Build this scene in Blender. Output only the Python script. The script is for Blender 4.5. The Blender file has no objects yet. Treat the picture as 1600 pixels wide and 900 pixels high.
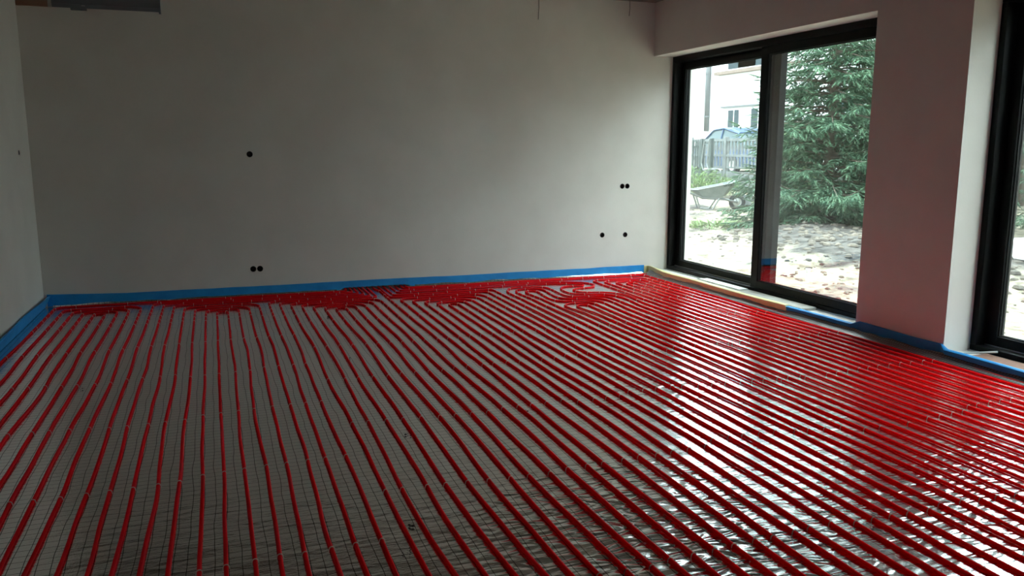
import bpy, bmesh, math, random
import numpy as np
from mathutils import Vector, Matrix, noise

random.seed(7)
rng = np.random.default_rng(7)
scene = bpy.context.scene
COL = scene.collection

# ------------------------------------------------------------------ camera
cam_d = bpy.data.cameras.new('camera')
cam = bpy.data.objects.new('camera', cam_d)
COL.objects.link(cam)
cam.location = (0, 0, 1.6)
cam.rotation_euler = (math.radians(90 - 9.6856), 0, math.radians(-19.8086))
cam_d.sensor_width = 36
cam_d.lens = 36 * 1289 / 1600
cam_d.clip_end = 300
scene.camera = cam

# ------------------------------------------------------------------ overcast sky
SKY = 1.6
world = bpy.data.worlds.new('overcast_sky')
scene.world = world
world.use_nodes = True
wn = world.node_tree
wbg = wn.nodes['Background']
wbg.inputs['Color'].default_value = (0.80, 0.97, 1.0, 1)
wbg.inputs['Strength'].default_value = 1.0
# standard overcast luminance: the zenith three times as bright as the horizon
wtc = wn.nodes.new('ShaderNodeTexCoord')
wsp = wn.nodes.new('ShaderNodeSeparateXYZ')
wmx = wn.nodes.new('ShaderNodeMath'); wmx.operation = 'MAXIMUM'; wmx.inputs[1].default_value = 0.0
wma = wn.nodes.new('ShaderNodeMath'); wma.operation = 'MULTIPLY_ADD'
wma.inputs[1].default_value = 2*SKY/3; wma.inputs[2].default_value = SKY/3
wn.links.new(wtc.outputs['Generated'], wsp.inputs[0])
wn.links.new(wsp.outputs['Z'], wmx.inputs[0])
wn.links.new(wmx.outputs[0], wma.inputs[0])
wn.links.new(wma.outputs[0], wbg.inputs['Strength'])

# ------------------------------------------------------------------ exposure
scene.view_settings.view_transform = 'Standard'
scene.view_settings.look = 'None'
scene.view_settings.gamma = 1
scene.view_settings.use_curve_mapping = False
scene.view_settings.exposure = 3.35

# ------------------------------------------------------------------ materials
def mat(name, color, rough=0.6, metal=0.0, spec=0.5):
    m = bpy.data.materials.new(name)
    m.use_nodes = True
    b = m.node_tree.nodes['Principled BSDF']
    b.inputs['Base Color'].default_value = (*color, 1)
    b.inputs['Roughness'].default_value = rough
    b.inputs['Metallic'].default_value = metal
    b.inputs['Specular IOR Level'].default_value = spec
    return m

def nd(m, typ, **kw):
    n = m.node_tree.nodes.new(typ)
    for k, v in kw.items():
        setattr(n, k, v)
    return n

def lk(m, a, b):
    m.node_tree.links.new(a, b)

def noisy(name, c1, c2, scale, rough=0.7, bump=0.0, bscale=None, metal=0.0, detail=5.0, lo=0.35, hi=0.65, spec=0.5):
    m = mat(name, c1, rough, metal, spec)
    b = m.node_tree.nodes['Principled BSDF']
    tc = nd(m, 'ShaderNodeTexCoord')
    n = nd(m, 'ShaderNodeTexNoise')
    n.inputs['Scale'].default_value = scale
    n.inputs['Detail'].default_value = detail
    lk(m, tc.outputs['Object'], n.inputs['Vector'])
    r = nd(m, 'ShaderNodeValToRGB')
    r.color_ramp.elements[0].position = lo
    r.color_ramp.elements[1].position = hi
    r.color_ramp.elements[0].color = (*c1, 1)
    r.color_ramp.elements[1].color = (*c2, 1)
    lk(m, n.outputs['Fac'], r.inputs['Fac'])
    lk(m, r.outputs['Color'], b.inputs['Base Color'])
    if bump:
        n2 = nd(m, 'ShaderNodeTexNoise')
        n2.inputs['Scale'].default_value = bscale or scale * 4
        n2.inputs['Detail'].default_value = 6
        lk(m, tc.outputs['Object'], n2.inputs['Vector'])
        bp = nd(m, 'ShaderNodeBump')
        bp.inputs['Strength'].default_value = bump
        bp.inputs['Distance'].default_value = 0.02
        lk(m, n2.outputs['Fac'], bp.inputs['Height'])
        lk(m, bp.outputs['Normal'], b.inputs['Normal'])
    return m

M = {}
M['plaster'] = noisy('plaster', (0.71, 0.67, 0.625), (0.76, 0.72, 0.675), 2.2, 0.85, 0.05, 60)
M['ceiling'] = noisy('raw_ceiling', (0.16, 0.125, 0.105), (0.20, 0.165, 0.14), 3.0, 0.9, 0.2, 20)
M['dark_floor'] = noisy('dark_backroom', (0.22, 0.2, 0.18), (0.28, 0.26, 0.24), 2.0, 0.9)
M['pipe'] = noisy('red_pipe', (0.72, 0.0045, 0.011), (0.78, 0.007, 0.016), 9.0, 0.6, spec=0.10)
pb = M['pipe'].node_tree.nodes['Principled BSDF']          # the plastic lets some red light through
pb.inputs['Subsurface Weight'].default_value = 1.0
pb.inputs['Subsurface Radius'].default_value = (1.0, 0.15, 0.15)
pb.inputs['Subsurface Scale'].default_value = 0.05
M['clip'] = mat('clip_plastic', (0.62, 0.56, 0.50), 0.5)
M['blue'] = noisy('blue_foam', (0.010, 0.27, 0.70), (0.016, 0.33, 0.78), 6.0, 0.6, 0.15, 30)
M['yellow'] = noisy('yellow_foam', (0.84, 0.76, 0.36), (0.88, 0.82, 0.46), 6.0, 0.6, 0.15, 30)
M['frame'] = mat('black_aluminium', (0.003, 0.003, 0.0035), 0.5, 0.0, 0.15)
M['track'] = mat('track_aluminium', (0.45, 0.46, 0.47), 0.4, 0.8)
M['gasket'] = mat('gasket', (0.01, 0.01, 0.011), 0.7)
M['box_dark'] = mat('socket_box_plastic', (0.018, 0.012, 0.012), 0.55)
M['box_orange'] = mat('socket_rim_plastic', (0.10, 0.045, 0.035), 0.55)
M['board'] = noisy('weathered_board', (0.36, 0.33, 0.29), (0.50, 0.47, 0.42), 7.0, 0.8, 0.2, 40)
M['styrofoam'] = noisy('white_styrofoam', (0.78, 0.78, 0.77), (0.86, 0.86, 0.85), 20.0, 0.8, 0.1, 80)
M['duct'] = mat('dark_sheet_metal', (0.16, 0.165, 0.19), 0.6)
M['brown_board'] = noisy('brown_board', (0.26, 0.13, 0.09), (0.32, 0.17, 0.12), 6.0, 0.8)
M['wire'] = mat('dark_wire', (0.15, 0.13, 0.12), 0.6)
M['white_tie'] = mat('white_tie', (0.8, 0.8, 0.76), 0.5)
M['crumb'] = mat('dark_crumb', (0.03, 0.02, 0.02), 0.8)
# outdoors
M['house'] = noisy('white_render', (0.86, 0.87, 0.87), (0.90, 0.91, 0.91), 1.2, 0.9)
M['house_glass'] = mat('house_glass', (0.03, 0.05, 0.06), 0.3, 0.0, 0.2)
M['house_frame'] = mat('house_window_frame', (0.85, 0.86, 0.86), 0.5)
M['house_sill'] = noisy('house_sill', (0.2, 0.15, 0.125), (0.25, 0.19, 0.16), 3.0, 0.8)
M['downpipe'] = mat('downpipe_zinc', (0.14, 0.145, 0.15), 0.5, 0.3)
M['car'] = mat('blue_car_paint', (0.025, 0.065, 0.15), 0.35)
M['car_glass'] = mat('car_glass', (0.06, 0.09, 0.10), 0.2, 0.0, 0.3)
M['tyre'] = mat('tyre_rubber', (0.035, 0.037, 0.04), 0.8)
M['rim'] = mat('rim', (0.5, 0.5, 0.5), 0.4, 0.6)
M['concrete'] = noisy('fence_concrete', (0.13, 0.14, 0.14), (0.2, 0.21, 0.21), 5.0, 0.9, 0.2, 40)
M['pale_concrete'] = noisy('pale_concrete', (0.62, 0.64, 0.63), (0.72, 0.73, 0.72), 8.0, 0.9, 0.2, 40)
M['dark_metal'] = mat('dark_green_metal', (0.035, 0.05, 0.05), 0.5)
M['barrow'] = noisy('barrow_tray', (0.13, 0.15, 0.15), (0.19, 0.21, 0.2), 6.0, 0.6)
M['tube'] = mat('galvanised_tube', (0.22, 0.23, 0.23), 0.4, 0.5)
M['pvc'] = mat('white_pvc', (0.78, 0.79, 0.78), 0.5)
M['bark'] = noisy('bark', (0.10, 0.075, 0.06), (0.17, 0.13, 0.10), 12.0, 0.9, 0.4, 40)
M['clod'] = noisy('soil_clods', (0.05, 0.042, 0.036), (0.18, 0.15, 0.12), 2.5, 0.95, 0.3, 30)
M['grass'] = noisy('grass', (0.14, 0.22, 0.08), (0.25, 0.33, 0.14), 3.0, 0.8)

def leaf(name, c1, c2, scale):
    m = noisy(name, c1, c2, scale, 0.6, detail=3.0)
    m.node_tree.nodes['Principled BSDF'].inputs['Specular IOR Level'].default_value = 0.25
    return m
M['needles'] = leaf('spruce_needles', (0.026, 0.066, 0.038), (0.13, 0.225, 0.135), 4.5)
M['needles_pale'] = leaf('young_needles', (0.12, 0.22, 0.08), (0.34, 0.46, 0.20), 5.0)
M['leaves'] = leaf('shrub_leaves', (0.08, 0.16, 0.05), (0.26, 0.36, 0.13), 4.0)

def make_glass():
    m = bpy.data.materials.new('window_glass')
    m.use_nodes = True
    nt = m.node_tree
    nt.nodes.remove(nt.nodes['Principled BSDF'])
    out = nt.nodes['Material Output']
    tr = nd(m, 'ShaderNodeBsdfTransparent')
    tr.inputs['Color'].default_value = (0.975, 0.985, 0.98, 1)
    gl = nd(m, 'ShaderNodeBsdfGlossy')
    gl.inputs['Roughness'].default_value = 0.01
    lw = nd(m, 'ShaderNodeLayerWeight')
    lw.inputs['Blend'].default_value = 0.5
    pw = nd(m, 'ShaderNodeMath', operation='POWER')
    pw.inputs[1].default_value = 5.0
    lk(m, lw.outputs['Facing'], pw.inputs[0])
    mul = nd(m, 'ShaderNodeMath', operation='MULTIPLY_ADD')     # Schlick, the same from both sides
    mul.inputs[1].default_value = 0.95
    mul.inputs[2].default_value = 0.085
    mul.use_clamp = True
    mx = nd(m, 'ShaderNodeMixShader')
    lk(m, pw.outputs[0], mul.inputs[0])
    lk(m, mul.outputs[0], mx.inputs['Fac'])
    lk(m, tr.outputs[0], mx.inputs[1])
    lk(m, gl.outputs[0], mx.inputs[2])
    lk(m, mx.outputs[0], out.inputs['Surface'])
    return m
M['glass'] = make_glass()

def make_foil(name='printed_foil', col=(0.80, 0.81, 0.82), rough=0.20, pitch=0.05, lw_=0.0030):
    m = mat(name, col, rough, 1.0)
    b = m.node_tree.nodes['Principled BSDF']
    tc = nd(m, 'ShaderNodeTexCoord')
    # slightly warped coordinates for the printed 5 cm grid
    wnz = nd(m, 'ShaderNodeTexNoise')
    wnz.inputs['Scale'].default_value = 2.2
    wnz.inputs['Detail'].default_value = 2
    lk(m, tc.outputs['Object'], wnz.inputs['Vector'])
    sub = nd(m, 'ShaderNodeVectorMath', operation='SUBTRACT')
    sub.inputs[1].default_value = (0.5, 0.5, 0.5)
    lk(m, wnz.outputs['Color'], sub.inputs[0])
    sc = nd(m, 'ShaderNodeVectorMath', operation='SCALE')
    sc.inputs['Scale'].default_value = 0.035
    lk(m, sub.outputs[0], sc.inputs[0])
    add = nd(m, 'ShaderNodeVectorMath', operation='ADD')
    lk(m, tc.outputs['Object'], add.inputs[0])
    lk(m, sc.outputs[0], add.inputs[1])
    sep = nd(m, 'ShaderNodeSeparateXYZ')
    lk(m, add.outputs[0], sep.inputs[0])

    def line(sock, pitch, width):
        d = nd(m, 'ShaderNodeMath', operation='DIVIDE'); d.inputs[1].default_value = pitch
        lk(m, sock, d.inputs[0])
        f = nd(m, 'ShaderNodeMath', operation='FRACT'); lk(m, d.outputs[0], f.inputs[0])
        s = nd(m, 'ShaderNodeMath', operation='SUBTRACT'); lk(m, f.outputs[0], s.inputs[0]); s.inputs[1].default_value = 0.5
        a = nd(m, 'ShaderNodeMath', operation='ABSOLUTE'); lk(m, s.outputs[0], a.inputs[0])
        l = nd(m, 'ShaderNodeMath', operation='LESS_THAN'); lk(m, a.outputs[0], l.inputs[0]); l.inputs[1].default_value = width / pitch / 2
        return l.outputs[0]
    lx = line(sep.outputs['X'], pitch, lw_)
    ly = line(sep.outputs['Y'], pitch, lw_)
    mxm = nd(m, 'ShaderNodeMath', operation='MAXIMUM')
    lk(m, lx, mxm.inputs[0]); lk(m, ly, mxm.inputs[1])
    cm = nd(m, 'ShaderNodeMix', data_type='RGBA')
    cm.inputs[6].default_value = (*col, 1)
    cm.inputs[7].default_value = (0.035, 0.025, 0.03, 1)
    lk(m, mxm.outputs[0], cm.inputs['Factor'])
    lk(m, cm.outputs[2], b.inputs['Base Color'])
    inv = nd(m, 'ShaderNodeMath', operation='SUBTRACT'); inv.inputs[0].default_value = 1.0
    lk(m, mxm.outputs[0], inv.inputs[1])
    lk(m, inv.outputs[0], b.inputs['Metallic'])
    # crinkles: broad waves, folds and fine weave
    mp = nd(m, 'ShaderNodeMapping')
    mp.inputs['Rotation'].default_value = (0, 0, 0.5)
    mp.inputs['Scale'].default_value = (1.0, 2.6, 1.0)
    lk(m, tc.outputs['Object'], mp.inputs['Vector'])
    n1 = nd(m, 'ShaderNodeTexNoise'); n1.inputs['Scale'].default_value = 3.2; n1.inputs['Detail'].default_value = 2
    n1.inputs['Distortion'].default_value = 0.8
    lk(m, mp.outputs[0], n1.inputs['Vector'])
    n2 = nd(m, 'ShaderNodeTexNoise'); n2.inputs['Scale'].default_value = 11; n2.inputs['Detail'].default_value = 1.5
    n2.inputs['Distortion'].default_value = 0.6
    lk(m, mp.outputs[0], n2.inputs['Vector'])
    n3 = nd(m, 'ShaderNodeTexVoronoi'); n3.inputs['Scale'].default_value = 130
    lk(m, tc.outputs['Object'], n3.inputs['Vector'])
    def bump(src, strength, dist, prev=None):
        bp = nd(m, 'ShaderNodeBump')
        bp.inputs['Strength'].default_value = strength
        bp.inputs['Distance'].default_value = dist
        lk(m, src, bp.inputs['Height'])
        if prev: lk(m, prev, bp.inputs['Normal'])
        return bp.outputs['Normal']
    o = bump(n1.outputs['Fac'], 0.14, 0.03)
    o = bump(n2.outputs['Fac'], 0.15, 0.012, o)
    # one badly crumpled patch in the foreground
    # (and two smaller ones towards the windows)
    total = None
    for cx, cy, r0, r1, k in ((1.75, 2.75, 1.1, 0.3, 1.0), (3.3, 2.6, 1.0, 0.2, 0.7), (2.7, 4.6, 0.9, 0.2, 0.25)):
        ln = nd(m, 'ShaderNodeVectorMath', operation='DISTANCE'); ln.inputs[1].default_value = (cx, cy, 0.0)
        lk(m, tc.outputs['Object'], ln.inputs[0])
        mr = nd(m, 'ShaderNodeMapRange'); mr.inputs['From Min'].default_value = r0; mr.inputs['From Max'].default_value = r1
        mr.inputs['To Max'].default_value = k
        lk(m, ln.outputs['Value'], mr.inputs['Value'])
        if total is None: total = mr.outputs['Result']
        else:
            ad = nd(m, 'ShaderNodeMath', operation='ADD'); lk(m, total, ad.inputs[0]); lk(m, mr.outputs['Result'], ad.inputs[1]); total = ad.outputs[0]
    n4 = nd(m, 'ShaderNodeTexNoise'); n4.inputs['Scale'].default_value = 4.2; n4.inputs['Detail'].default_value = 1; n4.inputs['Distortion'].default_value = 1.6
    lk(m, mp.outputs[0], n4.inputs['Vector'])
    mm = nd(m, 'ShaderNodeMath', operation='MULTIPLY')
    lk(m, n4.outputs['Fac'], mm.inputs[0]); lk(m, total, mm.inputs[1])
    o = bump(mm.outputs[0], 0.75, 0.035, o)
    o = bump(n3.outputs['Distance'], 0.10, 0.002, o)
    lk(m, o, b.inputs['Normal'])
    return m
M['foil'] = make_foil()
M['mesh_foil'] = make_foil('mesh_foil', (0.30, 0.28, 0.27), 0.5, 0.025, 0.004)

def make_ground():
    """pale sand with darker dug-over soil where the ground attribute says so"""
    m = mat('building_site_ground', (0.5, 0.45, 0.35), 0.95)
    b = m.node_tree.nodes['Principled BSDF']
    tc = nd(m, 'ShaderNodeTexCoord')
    at = nd(m, 'ShaderNodeAttribute'); at.attribute_name = 'soil'
    n = nd(m, 'ShaderNodeTexNoise'); n.inputs['Scale'].default_value = 5.0; n.inputs['Detail'].default_value = 8
    lk(m, tc.outputs['Object'], n.inputs['Vector'])
    r1 = nd(m, 'ShaderNodeValToRGB'); r2 = nd(m, 'ShaderNodeValToRGB')
    for r, c1, c2 in ((r1, (0.14, 0.115, 0.08), (0.38, 0.325, 0.23)), (r2, (0.025, 0.021, 0.018), (0.10, 0.088, 0.078))):
        r.color_ramp.elements[0].position = 0.36; r.color_ramp.elements[1].position = 0.58
        r.color_ramp.elements[0].color = (*c1, 1); r.color_ramp.elements[1].color = (*c2, 1)
        lk(m, n.outputs['Fac'], r.inputs['Fac'])
    mx = nd(m, 'ShaderNodeMix', data_type='RGBA')
    lk(m, at.outputs['Fac'], mx.inputs['Factor'])
    lk(m, r1.outputs['Color'], mx.inputs[6]); lk(m, r2.outputs['Color'], mx.inputs[7])
    lk(m, mx.outputs[2], b.inputs['Base Color'])
    n2 = nd(m, 'ShaderNodeTexNoise'); n2.inputs['Scale'].default_value = 9; n2.inputs['Detail'].default_value = 8
    lk(m, tc.outputs['Object'], n2.inputs['Vector'])
    bp = nd(m, 'ShaderNodeBump'); bp.inputs['Strength'].default_value = 1.0; bp.inputs['Distance'].default_value = 0.09
    lk(m, n2.outputs['Fac'], bp.inputs['Height']); lk(m, bp.outputs['Normal'], b.inputs['Normal'])
    return m
M['ground'] = make_ground()

# ------------------------------------------------------------------ mesh helpers
class MB:
    def __init__(s):
        s.v = []; s.f = []
    def box(s, a, b):
        x0, y0, z0 = a; x1, y1, z1 = b
        k = len(s.v)
        s.v += [(x0,y0,z0),(x1,y0,z0),(x1,y1,z0),(x0,y1,z0),(x0,y0,z1),(x1,y0,z1),(x1,y1,z1),(x0,y1,z1)]
        s.f += [tuple(k+i for i in q) for q in ((3,2,1,0),(4,5,6,7),(0,1,5,4),(1,2,6,5),(2,3,7,6),(3,0,4,7))]
        return s
    def prism(s, prof, axis, a, b):
        """prof: list of 2D points; extruded along axis ('x','y','z') from a to b."""
        def p(u, w, t):
            return {'x': (t, u, w), 'y': (u, t, w), 'z': (u, w, t)}[axis]
        k = len(s.v); n = len(prof)
        s.v += [p(u, w, a) for u, w in prof] + [p(u, w, b) for u, w in prof]
        s.f += [tuple(k + i for i in range(n))[::-1], tuple(k + n + i for i in range(n))]
        for i in range(n):
            j = (i + 1) % n
            s.f.append((k + i, k + j, k + n + j, k + n + i))
        return s
    def tube(s, pts, r, n=8, caps=True):
        pts = [Vector(p) for p in pts]
        k = len(s.v)
        up0 = Vector((0, 0, 1))
        for i, p in enumerate(pts):
            t = (pts[min(i+1, len(pts)-1)] - pts[max(i-1, 0)]).normalized()
            up = up0 if abs(t.z) < 0.95 else Vector((1, 0, 0))
            sd = t.cross(up).normalized(); u = sd.cross(t).normalized()
            rr = r[i] if isinstance(r, (list, tuple)) else r
            for j in range(n):
                a = 2 * math.pi * j / n
                s.v.append(tuple(p + sd * (rr * math.cos(a)) + u * (rr * math.sin(a))))
        for i in range(len(pts) - 1):
            for j in range(n):
                a = k + i*n + j; b_ = k + i*n + (j+1) % n
                s.f.append((a, b_, b_ + n, a + n))
        if caps:
            s.f.append(tuple(k + j for j in range(n))[::-1])
            e = k + (len(pts)-1)*n
            s.f.append(tuple(e + j for j in range(n)))
        return s
    def lathe(s, prof, n, centre, axis='z'):
        """prof: (radius, height) list, around axis through centre"""
        k = len(s.v); c = Vector(centre)
        for r, h in prof:
            for j in range(n):
                a = 2*math.pi*j/n
                d = {'z': (r*math.cos(a), r*math.sin(a), h), 'y': (r*math.cos(a), h, r*math.sin(a)), 'x': (h, r*math.cos(a), r*math.sin(a))}[axis]
                s.v.append(tuple(c + Vector(d)))
        for i in range(len(prof)-1):
            for j in range(n):
                a = k+i*n+j; b = k+i*n+(j+1) % n
                s.f.append((a, b, b+n, a+n))
        return s
    def build(s, name, m, parent=None, smooth=False, bevel=0, loc=None):
        me = bpy.data.meshes.new(name)
        me.from_pydata(s.v, [], s.f)
        me.validate()
        bm = bmesh.new(); bm.from_mesh(me)
        bmesh.ops.recalc_face_normals(bm, faces=bm.faces)
        bm.to_mesh(me); bm.free()
        if smooth:
            me.polygons.foreach_set('use_smooth', [True]*len(me.polygons))
        me.materials.append(m)
        o = bpy.data.objects.new(name, me)
        COL.objects.link(o)
        if parent: o.parent = parent
        if loc: o.location = loc
        if bevel:
            bv = o.modifiers.new('bevel', 'BEVEL'); bv.width = bevel; bv.segments = 2; bv.limit_method = 'ANGLE'
        return o

def tag(o, label, cat=None, group=None, kind=None):
    o['label'] = label
    if cat: o['category'] = cat
    if group: o['group'] = group
    if kind: o['kind'] = kind
    return o

def empty(name, loc=(0, 0, 0), rz=0.0):
    o = bpy.data.objects.new(name, None)
    COL.objects.link(o)
    o.empty_display_size = 0.1
    o.location = loc
    o.rotation_euler = (0, 0, rz)
    return o

# ------------------------------------------------------------------ room dimensions
XL, XR, YB, YF = -1.675, 5.234, 9.337, -2.6
ZC = 3.345
XO = 5.82                      # outer face of the window wall
W1 = (5.640, 9.337)            # window openings (Y range)
W2 = (1.90, 4.705)
HZ = 2.71                      # underside of the lintel

# sockets on the back wall: x, z
SOCK = [(0.388, 1.526), (0.363, 0.290), (0.434, 0.290), (4.834, 1.117), (4.905, 1.117), (4.568, 0.512), (4.890, 0.505)]
SR = 0.031

def wall_back():
    bm = bmesh.new()
    def loop(pts):
        vs = [bm.verts.new((x, YB, z)) for x, z in pts]
        for i in range(len(vs)):
            bm.edges.new((vs[i], vs[(i+1) % len(vs)]))
    loop([(XL - 0.3, -0.1), (XO, -0.1), (XO, ZC + 0.2), (XL - 0.3, ZC + 0.2)])
    for x, z in SOCK:
        loop([(x + SR*math.cos(2*math.pi*k/20), z + SR*math.sin(2*math.pi*k/20)) for k in range(20)])
    loop([(1.31, 0.001), (2.09, 0.001), (2.09, 0.034), (1.31, 0.034)])      # slot the pipes pass through
    bmesh.ops.triangle_fill(bm, use_beauty=True, edges=bm.edges[:], normal=(0, -1, 0))
    # masonry behind the plaster
    r = bmesh.ops.create_cube(bm, size=1.0)
    for v in r['verts']:
        v.co = Vector(((XL - 0.3 + XO)/2 + v.co.x*(XO - XL + 0.3), YB + 0.17 + v.co.y*0.16, ZC/2 + 0.05 + v.co.z*(ZC + 0.3)))
    me = bpy.data.meshes.new('wall_back'); bm.to_mesh(me); bm.free()
    me.materials.append(M['plaster'])
    o = bpy.data.objects.new('wall_back', me); COL.objects.link(o)
    return tag(o, 'long plastered back wall with round socket holes', 'wall', kind='structure')
wall_back()

tag(MB().box((XL - 0.3, YF, -0.1), (XL, YB - 0.001, ZC)).build('wall_left', M['plaster']),
    'plastered wall at the left edge, in shadow', 'wall', kind='structure')
wr = MB()
wr.box((XR, YF, HZ), (XO, YB - 0.001, ZC))                 # lintel band
wr.box((XR, W2[1], -0.1), (XO, W1[0], HZ))                 # pillar between the windows
wr.box((XR, YF, -0.1), (XO, W2[0], HZ))                    # wall on the camera side
wr.box((XR, W1[0], -0.1), (XO, W1[1] - 0.001, 0.035))      # threshold under window 1
wr.box((XR, W2[0], -0.1), (XO, W2[1], 0.035))
tag(wr.build('wall_right', M['plaster']), 'window wall with wide pillar and lintel over both sliding windows', 'wall', kind='structure')
tag(MB().box((XL - 0.3, YF - 0.25, -0.1), (XO, YF, ZC)).build('wall_front', M['dark_floor']),  # dark colour stands in for the unlit space the room continues into
    'wall behind the viewer, coloured dark for unlit space beyond', 'wall', kind='structure')
tag(MB().box((XL - 0.3, YF - 0.25, ZC), (XO, YB + 0.25, ZC + 0.2)).build('ceiling', M['ceiling']),
    'dark unfinished ceiling showing as a sliver at the top', 'ceiling', kind='structure')

def floor():
    nx, ny = 120, 200
    xs = np.linspace(XL, XR, nx); ys = np.linspace(YF, YB, ny)
    v = []
    for y in ys:
        for x in xs:
            z = 0.0012*noise.noise((x*1.3, y*1.3, 0.3)) + 0.0008*noise.noise((x*4, y*4, 1.7))
            v.append((x, y, z - 0.0008))
    f = [(j*nx+i, j*nx+i+1, (j+1)*nx+i+1, (j+1)*nx+i) for j in range(ny-1) for i in range(nx-1)]
    s = MB(); s.v = v; s.f = f
    o = s.build('floor', M['foil'], smooth=True)
    tag(o, 'silver foil insulation floor printed with a fine dark grid', 'floor', kind='structure')
    MB().box((XL - 0.3, YF - 0.25, -0.2), (XO, YB + 0.25, -0.02)).build('floor_slab', M['dark_floor'], o)
floor()

# ------------------------------------------------------------------ windows
def window(name, y0, y1, split, label):
    """two sliding leaves in a black frame; leaf A (far side) on the outer track, leaf B on the inner track"""
    w = empty(name, (5.6, (y0+y1)/2, 0.035))
    tag(w, label, 'window', kind='structure')
    L = Matrix.Translation(w.location).inverted()
    def bl(mb, nm, m, par=w, bevel=0.004):
        mb.v = [tuple(Vector(p) - w.location) for p in mb.v]
        return mb.build(nm, m, par, bevel=bevel)
    fx0, fx1 = 5.500, 5.690
    f = MB()
    f.box((fx0, y0, 0.036), (fx1, y1-.002, 0.085))
    f.box((fx0, y0, HZ - 0.07), (fx1, y1-.002, HZ-.001))
    f.box((fx0, y1 - 0.055, 0.085), (fx1, y1-.002, HZ - 0.07))
    f.box((fx0, y0, 0.085), (fx1, y0 + 0.055, HZ - 0.07))
    fr = bl(f, 'frame', M['frame'])
    t = MB()
    t.box((5.584, y0 + 0.06, 0.0855), (5.590, y1 - 0.06, 0.094))
    t.box((fx0 - 0.03, y0 + 0.01, 0.0355), (fx0 - 0.002, y1 - 0.01, 0.045))
    bl(t, 'track', M['track'], bevel=0)
    def leaf_(ya, yb, xa, xb, sa, sb):
        lo, hi = 0.088, HZ - 0.073
        s = MB()
        s.box((xa, ya, lo), (xb, ya + sa, hi)); s.box((xa, yb - sb, lo), (xb, yb, hi))
        s.box((xa, ya + sa, lo), (xb, yb - sb, lo + 0.078)); s.box((xa, ya + sa, hi - 0.085), (xb, yb - sb, hi))
        so = bl(s, 'sash', M['frame'])
        xm = (xa + xb)/2
        g = MB()
        for gx in (xm - 0.012, xm + 0.008):               # double glazing
            g.box((gx, ya + sa - 0.004, lo + 0.074), (gx + 0.004, yb - sb + 0.004, hi - 0.081))
        bl(g, 'pane', M['glass'], so, bevel=0)
        q = MB()
        e = 0.008
        a, b, c, d = ya + sa, yb - sb, lo + 0.078, hi - 0.085
        for x in (xm - 0.020, xm + 0.014):
            q.box((x, a, c), (x + 0.006, a + e, d)); q.box((x, b - e, c), (x + 0.006, b, d))
            q.box((x, a + e, c), (x + 0.006, b - e, c + e)); q.box((x, a + e, d - e), (x + 0.006, b - e, d))
        bl(q, 'gasket', M['gasket'], so, bevel=0)
        return so
    leaf_(split - 0.215, y1 - 0.058, 5.596, 5.676, 0.15, 0.09)
    leaf_(y0 + 0.058, split, 5.506, 5.580, 0.10, 0.11)
    return w
window('window_1', W1[0], W1[1], 7.545, 'black sliding window with two tall panes beside the back corner')
window('window_2', W2[0], W2[1], 3.25, 'black sliding window cut off by the right edge, past the pillar')

# ------------------------------------------------------------------ edge strips
def ribbon(name, path, prof_fn, m, close_ends=True):
    """loft: prof_fn(i, t) -> list of (offset_from_wall, z); path: list of (x, y, nx, ny) with inward normal"""
    s = MB(); n = None
    for i, (x, y, ax, ay) in enumerate(path):
        pr = prof_fn(i, i/(len(path)-1))
        n = len(pr)
        for d, z in pr: s.v.append((x + ax*d, y + ay*d, z))
    for i in range(len(path)-1):
        for j in range(n):
            a = i*n + j; b = i*n + (j+1) % n
            s.f.append((a, b, b+n, a+n))
    if close_ends:
        s.f.append(tuple(range(n))[::-1]); e = (len(path)-1)*n
        s.f.append(tuple(e+j for j in range(n)))
    return s.build(name, m, smooth=False)

def rndtop(th, h, lean=0.0, z0=0.004, curl=0.0):
    return [(0.002, z0), (0.002 + th, z0), (0.002 + th + lean*0.6, z0 + h*0.55), (0.002 + th + lean + curl, h - 0.006),
            (0.002 + th*0.8 + lean, h), (0.002 + th*0.25 + lean*0.8, h), (0.002 + lean*0.7, h - 0.004)]

HOLE = (1.28, 2.12)
def back_prof(xs):
    def f(i, t):
        x = xs[i]
        h = 0.102 + 0.010*noise.noise((x*0.9, 2.0, 0)) + 0.003*noise.noise((x*4, 5.0, 0))
        h += 0.028*max(0, (-0.9 - x)/0.8)
        z0 = 0.004
        if HOLE[0] < x < HOLE[1]:
            z0 = 0.004 + 0.024*min(1, min(x - HOLE[0], HOLE[1] - x)/0.06)
        return rndtop(0.010, h, 0.003 + 0.006*noise.noise((x*1.5, 9, 0)), z0)
    return f
xs = [float(x) for x in np.linspace(XL + 0.03, 5.165, 150)]
tag(ribbon('edge_strip', [(x, YB, 0, -1) for x in xs], back_prof(xs), M['blue']),
    'long blue foam edge strip along the foot of the back wall', 'edge strip')
ys = [float(y) for y in np.linspace(9.30, -1.5, 120)]
tag(ribbon('edge_strip', [(XL, y, 1, 0) for y in ys],
           lambda i, t: rndtop(0.012, 0.112 + 0.012*noise.noise((ys[i]*1.1, 1, 4)), 0.035 + 0.03*noise.noise((ys[i]*0.8, 3, 4))), M['blue']),
    'dark blue foam edge strip at the foot of the left wall', 'edge strip')
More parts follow.
